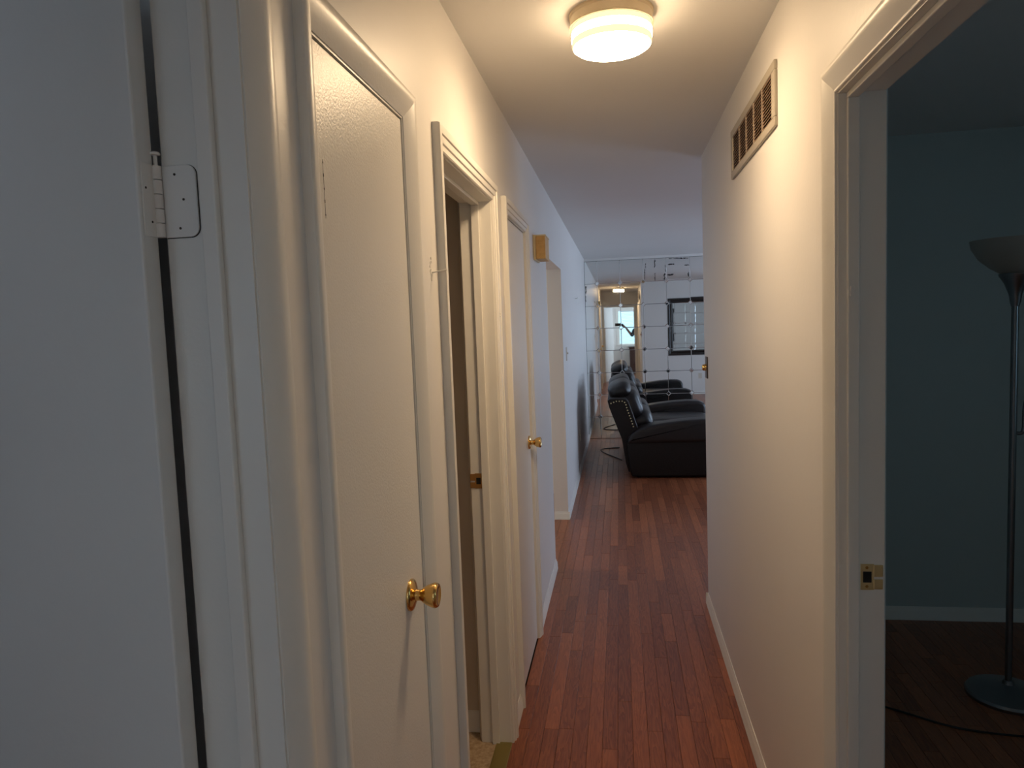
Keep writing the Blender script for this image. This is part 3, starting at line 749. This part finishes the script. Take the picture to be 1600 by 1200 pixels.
o = obj('nailhead_trim', nb, 'pale_brass', bk); o['kind'] = 'stuff'; o['label'] = 'row of brass nailheads'
nse = 2; slen = (SY1-SY0-2*AW)/nse
for k in range(nse):
    yc = SY0+AW+slen*(k+0.5)
    obj('seat_cushion', MB().superq((0.62, yc, 0.375), 0.41, slen/2-0.004, 0.105, 0.45, 0.3, 40, 16, crease=0.018), 'leather', sf, True, 80)
    bc = obj('back_cushion', MB().superq((0.080, yc, 0.700), 0.138, slen/2+0.012, 0.165, 0.55, 0.45, 40, 18, Matrix.Rotation(math.radians(-20), 3, 'Y'), 0.02), 'leather', sf, True, 80)
    obj('head_roll', MB().superq((-0.010, yc, 0.862), 0.122, slen/2+0.015, 0.102, 0.75, 0.5, 40, 18, Matrix.Rotation(math.radians(-20), 3, 'Y'), 0.02), 'leather', bc, True, 80)
    obj('lumbar_roll', MB().superq((0.185, yc, 0.535), 0.145, slen/2-0.0, 0.12, 0.7, 0.45, 40, 18, Matrix.Rotation(math.radians(-24), 3, 'Y'), 0.02), 'leather', bc, True, 80)
    obj('footrest', MB().rbox(0.955, 1.03, yc-slen/2+0.005, yc+slen/2-0.005, 0.07, 0.36, 0.03, 3), 'leather', sf, True, 60)
for (x, y) in ((0.16, SY0+0.1), (0.9, SY0+0.1), (0.16, SY1-0.1), (0.9, SY1-0.1)):
    obj('foot', MB().lathe([(0.02, 0.0), (0.026, 0.05)], 'Z', (x, y, 0), 14), 'black', sf, True)
def spline(pts, n=10):
    pts = [Vector(p) for p in pts]; out = []
    for i in range(len(pts)-1):
        p0, p1, p2, p3 = pts[max(i-1, 0)], pts[i], pts[i+1], pts[min(i+2, len(pts)-1)]
        for k in range(n):
            t = k/n
            out.append(0.5*((2*p1)+(p2-p0)*t+(2*p0-5*p1+4*p2-p3)*t*t+(-p0+3*p1-3*p2+p3)*t**3))
    return out+[pts[-1]]
tag(obj('power_cord', MB().tube(spline([(-0.03, 9.02, 0.006), (-0.07, 9.02, 0.006), (-0.14, 9.0, 0.006), (-0.225, 8.96, 0.006), (-0.262, 8.86, 0.006), (-0.21, 8.66, 0.006), (-0.12, 8.46, 0.006), (-0.03, 8.26, 0.006), (-0.01, 8.20, 0.006)]), 0.0055, 8), 'black', None, True), 'black power cord looping on the floor behind the sofa', 'cord')

# ------------------------------------------------------------------ framed mirror on the return wall (seen in the tiles)
fx0, fx1, fz0, fz1 = 1.00, 1.93, 0.84, 2.05
fm = thing('framed_mirror', 'large mirror in a wide dark carved frame', 'mirror', ((fx0+fx1)/2, YC, fz0))
obj('glass', MB().box(fx0+0.08, fx1-0.08, YC+0.004, YC+0.012, fz0+0.08, fz1-0.08), 'mirror', fm)
FP = [(0, 0.002), (0, 0.022), (0.012, 0.034), (0.03, 0.036), (0.05, 0.028), (0.075, 0.040), (0.095, 0.030), (0.105, 0.016), (0.105, 0.002)]
rect = [(fx0, fz0), (fx1, fz0), (fx1, fz1), (fx0, fz1)]
for k in range(4):
    a, b = rect[k], rect[(k+1) % 4]
    cx, cz = (fx0+fx1)/2, (fz0+fz1)/2
    vs = []
    for w, t_ in FP:
        for p in (a, b):
            vs.append((p[0]+(w if p[0] < cx else -w), YC+t_, p[1]+(w if p[1] < cz else -w)))
    n = len(FP)
    fs = [(2*i, 2*i+1, 2*((i+1) % n)+1, 2*((i+1) % n)) for i in range(n)]+[tuple(2*i for i in range(n)), tuple(2*i+1 for i in reversed(range(n)))]
    obj('frame_rail', MB().add(vs, fs), 'frame_dark', fm)

# ------------------------------------------------------------------ floor lamp in the unlit room
tx, ty = 1.530, 3.07
fl = thing('floor_lamp', 'unlit torchiere floor lamp with bowl shade and reading arm', 'lamp', (tx, ty, 0))
obj('base', MB().lathe([(0.150, 0.0), (0.152, 0.012), (0.146, 0.022), (0.11, 0.034), (0.05, 0.046), (0.022, 0.056), (0.018, 0.07)], 'Z', (tx, ty, 0), 40), 'pewter', fl, True)
obj('pole', MB().lathe([(0.0125, 0.06), (0.0125, 1.60)], 'Z', (tx, ty, 0), 16), 'pewter', fl, True)
obj('shade_holder', MB().lathe([(0.014, 1.585), (0.018, 1.60), (0.022, 1.63), (0.038, 1.675), (0.056, 1.705), (0.057, 1.712)], 'Z', (tx, ty, 0), 28), 'pewter', fl, True)
obj('bowl_shade', MB().lathe([(0.050, 1.712), (0.085, 1.735), (0.125, 1.772), (0.150, 1.815), (0.156, 1.845), (0.150, 1.845), (0.120, 1.776), (0.08, 1.742), (0.045, 1.722)], 'Z', (tx, ty, 0), 36), 'shade', fl, True)
ga = obj('reading_arm', MB().tube(spline([(tx+0.012, ty, 1.085), (tx+0.035, ty-0.004, 1.095), (tx+0.038, ty-0.006, 1.19), (tx+0.055, ty-0.01, 1.255), (tx+0.115, ty-0.02, 1.285), (tx+0.19, ty-0.035, 1.25)]), 0.007, 10), 'pewter', fl, True)
obj('reading_shade', MB().lathe([(0.02, 1.25), (0.03, 1.22), (0.06, 1.16), (0.056, 1.16), (0.02, 1.235)], 'Z', (tx+0.205, ty-0.037, 0), 20), 'shade', ga, True)
tag(obj('lamp_cord', MB().tube(spline([(tx+0.10, ty-0.22, 0.005), (tx-0.0, ty-0.30, 0.005), (1.25, 2.80, 0.005), (1.05, 2.92, 0.005), (0.85, 3.05, 0.005), (0.62, 3.2, 0.005)]), 0.004, 8), 'black', None, True), 'thin black cord on the dark floor beside the floor lamp', 'cord')

# ------------------------------------------------------------------ windows
def window(name, axis, face, thick, out, u0, u1, z0, z1, label, blinds, muntins=1):
    """axis X: wall plane at x=face, window runs along Y. out=+1/-1 direction to the outside"""
    def B(mb, ua, ub, da, db, za, zb):
        a, b = sorted((face+out*da, face+out*db))
        return mb.box(a, b, ua, ub, za, zb) if axis == 'X' else mb.box(ua, ub, a, b, za, zb)
    fr = MB(); t = 0.035
    for (ua, ub, za, zb) in ((u0, u0+t, z0, z1), (u1-t, u1, z0, z1), (u0+t, u1-t, z0, z0+t), (u0+t, u1-t, z1-t, z1)): B(fr, ua, ub, 0.0, thick, za, zb)
    w = struct(name, fr, 'trim', label, 'window')
    zm = (z0+z1)/2
    B(MB(), 0, 0, 0, 0, 0, 0)
    obj('meeting_rail', B(MB(), u0+t, u1-t, thick*0.55, thick*0.85, zm-0.02, zm+0.02), 'trim', w)
    for za, zb in ((z0+t, zm-0.02), (zm+0.02, z1-t)):
        obj('pane', B(MB(), u0+t, u1-t, thick*0.68, thick*0.72, za, zb), 'pane', w)
    for k in range(muntins):
        u = u0+(u1-u0)*(k+1)/(muntins+1)
        obj('muntin', B(MB(), u-0.012, u+0.012, thick*0.5, thick*0.66, z0+t, z1-t), 'trim', w)
    obj('sill', B(MB(), u0-0.04, u1+0.04, -0.05, 0.02, z0-0.025, z0), 'trim', w)
    for (ua, ub, za, zb) in ((u0-0.06, u0, z0, z1+0.06), (u1, u1+0.06, z0, z1+0.06), (u0, u1, z1, z1+0.06)):
        obj('casing_board', B(MB(), ua, ub, -0.015, 0.0, za, zb), 'trim', w)
    if blinds:
        n = int((z1-z0-0.08)/0.045)
        for k in range(n):
            z = z1-0.07-k*0.045
            mb = B(MB(), u0+t+0.004, u1-t-0.004, 0.012, 0.050, -0.0008, 0.0008)
            ax = 0 if axis == 'X' else 1
            mb.v = [(p[0], p[1], p[2]+z-0.55*(abs(p[ax]-face)-0.031)) for p in mb.v]
            o = obj('blind_slat', mb, 'blind', w)
        obj('head_rail', B(MB(), u0+t, u1-t, 0.008, 0.055, z1-t-0.03, z1-t), 'blind', w)
    return w
window('window_1', 'Y', -3.6, 0.12, -1, 0.0, 1.1, 0.92, 2.05, 'bedroom window with white blinds reflected in the mirror tiles', True)
window('window_2', 'Y', -2.6, 0.12, -1, -2.55, -1.25, 0.85, 2.10, 'window lighting the side bedroom behind the open door', False)
window('window_3', 'X', XLIV, 0.12, 1, 6.3, 8.9, 0.55, 2.15, 'wide living room window facing the sofa', False, 2)
window('window_4', 'X', -3.5, 0.12, -1, 4.5, 5.7, 0.95, 2.05, 'kitchen window beyond the wide opening', False)
window('window_5', 'X', 3.6, 0.12, 1, 0.7, 1.7, 1.05, 2.15, 'small window of the unlit room', False)

window('fill_window', 'X', 2.4, 0.10, 1, -2.6, -1.2, 0.9, 2.1, 'added bedroom side window letting in extra fill light', False)  # invented out-of-view window, put in only for more light from behind

# ------------------------------------------------------------------ bedroom dresser seen in the reflection
dr = thing('dresser', 'dark wooden dresser below the bedroom window', 'dresser', (0.75, -3.3, 0))
obj('carcass', MB().rbox(0.25, 1.25, -3.56, -3.08, 0.08, 0.84, 0.004), 'dark_wood', dr)
obj('top', MB().rbox(0.23, 1.27, -3.57, -3.06, 0.84, 0.865, 0.005), 'dark_wood', dr)
for r in range(3):
    for c in range(2):
        x0 = 0.27+c*0.485; z0 = 0.12+r*0.24
        dw = obj('drawer', MB().rbox(x0, x0+0.47, -3.08, -3.062, z0, z0+0.22, 0.004), 'dark_wood', dr)
        obj('drawer_knob', MB().lathe([(0.006, -3.062), (0.012, -3.045), (0.014, -3.036), (0.004, -3.034)], 'Y', (x0+0.235, 0, z0+0.11), 14), 'dull_brass', dw, True)
for x in (0.28, 1.22):
    for y in (-3.53, -3.11): obj('leg', MB().lathe([(0.018, 0), (0.025, 0.08)], 'Z', (x, y, 0), 12), 'dark_wood', dr, True)

# ------------------------------------------------------------------ photographer, standing in the bedroom doorway (seen in the tiles)
def skin_body():
    P = {}
    bx, by = 0.56, -0.62
    V = []; Eg = []; R = []
    def v(name, p, r, link=None):
        P[name] = len(V); V.append(p); R.append(r)
        if link is not None: Eg.append((P[link], P[name]))
    v('pelvis', (bx, by, 0.95), (0.155, 0.115))
    v('waist', (bx, by+0.01, 1.10), (0.135, 0.105), 'pelvis')
    v('chest', (bx-0.01, by+0.01, 1.28), (0.160, 0.120), 'waist')
    v('upper', (bx-0.015, by, 1.41), (0.120, 0.090), 'chest')
    v('neck', (bx-0.02, by+0.01, 1.485), (0.058, 0.058), 'upper')
    v('jaw', (bx-0.03, by+0.03, 1.555), (0.066, 0.074), 'neck')
    v('head', (bx-0.035, by+0.03, 1.64), (0.078, 0.094), 'jaw')
    v('crown', (bx-0.035, by+0.02, 1.715), (0.062, 0.075), 'head')
    v('nose', (bx-0.045, by+0.138, 1.615), (0.014, 0.014), 'head')
    for s, n in ((-1, 'l'), (1, 'r')):
        v('ear'+n, (bx-0.035+s*0.085, by+0.01, 1.625), (0.014, 0.020), 'head')
    # left arm reaches out to the phone, right arm supports from below
    v('shl', (bx-0.185, by+0.01, 1.405), (0.062, 0.062), 'upper')
    v('ell', (bx-0.245, by+0.235, 1.24), (0.043, 0.043), 'shl')
    v('wrl', (0.145, -0.145, 1.475), (0.029, 0.027), 'ell')
    v('hal', (0.105, -0.075, 1.525), (0.030, 0.018), 'wrl')
    v('shr', (bx+0.165, by, 1.400), (0.062, 0.062), 'upper')
    v('elr', (bx+0.215, by+0.03, 1.13), (0.044, 0.044), 'shr')
    v('wrr', (bx+0.205, by+0.14, 0.91), (0.030, 0.028), 'elr')
    v('har', (bx+0.20, by+0.17, 0.83), (0.032, 0.019), 'wrr')
    for i in range(4):
        dz = -0.028+i*0.018
        b = Vector((0.098, -0.060, 1.535+dz))
        v('f%da' % i, tuple(b), (0.0092, 0.0092), 'hal')
        v('f%db' % i, (0.080-0.001*i, -0.028, 1.542+dz), (0.0085, 0.0085), 'f%da' % i)
        v('f%dc' % i, (0.052+0.002*i, -0.0235, 1.546+dz), (0.0078, 0.0078), 'f%db' % i)
        q = (bx+0.175+i*0.017, by+0.185, 0.79)
        v('g%da' % i, q, (0.009, 0.009), 'har')
        v('g%db' % i, (q[0], q[1]+0.014, q[2]-0.035-0.004*(i in (1, 2))), (0.0085, 0.0085), 'g%da' % i)
        v('g%dc' % i, (q[0], q[1]+0.010, q[2]-0.062-0.008*(i in (1, 2))), (0.0075, 0.0075), 'g%db' % i)
    v('tha', (0.088, -0.070, 1.505), (0.010, 0.010), 'hal'); v('thb', (0.066, -0.045, 1.497), (0.0092, 0.0092), 'tha')
    v('uha', (bx+0.175, by+0.20, 0.835), (0.0105, 0.0105), 'har'); v('uhb', (bx+0.172, by+0.222, 0.80), (0.009, 0.009), 'uha')
    for s, n in ((-1, 'l'), (1, 'r')):
        v('hip'+n, (bx+s*0.095, by, 0.88), (0.092, 0.095), 'pelvis')
        v('kne'+n, (bx+s*0.105, by+0.02, 0.49), (0.060, 0.062), 'hip'+n)
        v('cal'+n, (bx+s*0.107, by-0.005, 0.34), (0.055, 0.058), 'kne'+n)
        v('ank'+n, (bx+s*0.11, by-0.01, 0.09), (0.038, 0.040), 'cal'+n)
        v('heel'+n, (bx+s*0.11, by-0.02, 0.042), (0.038, 0.036), 'ank'+n)
        v('toe'+n, (bx+s*0.125, by+0.17, 0.034), (0.042, 0.030), 'heel'+n)
    me = bpy.data.meshes.new('person'); me.from_pydata(V, Eg, []); me.update()
    o = bpy.data.objects.new('person', me); C.objects.link(o)
    sm = o.modifiers.new('skin', 'SKIN')
    for i, d in enumerate(me.skin_vertices[0].data):
        d.radius = R[i]; d.use_root = (i == 0)
    sub = o.modifiers.new('sub', 'SUBSURF'); sub.levels = 2; sub.render_levels = 2
    dg = bpy.context.evaluated_depsgraph_get()
    nm = bpy.data.meshes.new_from_object(o.evaluated_get(dg))
    o.modifiers.clear(); o.data = nm
    nm.materials.clear()
    for k in ('skin', 'shirt', 'trousers', 'black'): nm.materials.append(M[k])
    for p in nm.polygons:
        c = p.center; p.use_smooth = True
        if c.z < 0.085: p.material_index = 3
        elif c.z < 0.98 and not (c.x > bx+0.17 and c.z > 0.6 and c.y > by+0.08): p.material_index = 2
        elif c.z < 1.455 and not (c.x < 0.27 and c.y > -0.34) and c.z > 0.97: p.material_index = 1
        else: p.material_index = 0
    return o, bx, by
person, bx, by = skin_body()
tag(person, 'person in dark shirt holding up a phone at the end of the hall', 'person')
obj('hair', MB().superq((bx-0.035, by+0.008, 1.685), 0.090, 0.103, 0.085, 0.9, 0.95, 24, 14), 'hair', person, True, 80)
for s in (-1, 1):
    obj('eye', MB().superq((bx-0.040+s*0.032, by+0.112, 1.645), 0.012, 0.009, 0.008, 1, 1, 12, 8), 'crack', person, True)
obj('mouth', MB().superq((bx-0.040, by+0.102, 1.568), 0.022, 0.008, 0.005, 1, 1, 12, 8), 'skin', person, True)
ph = thing('phone', 'black phone held up in the outstretched hand', 'phone', (0.0, -0.016, 1.50))
obj('phone_body', MB().rbox(-0.075, 0.085, -0.021, -0.0125, 1.515, 1.592, 0.0035, 3), 'black', ph, True)
obj('phone_screen', MB().box(-0.070, 0.080, -0.0216, -0.0209, 1.519, 1.588), 'mirror', ph)
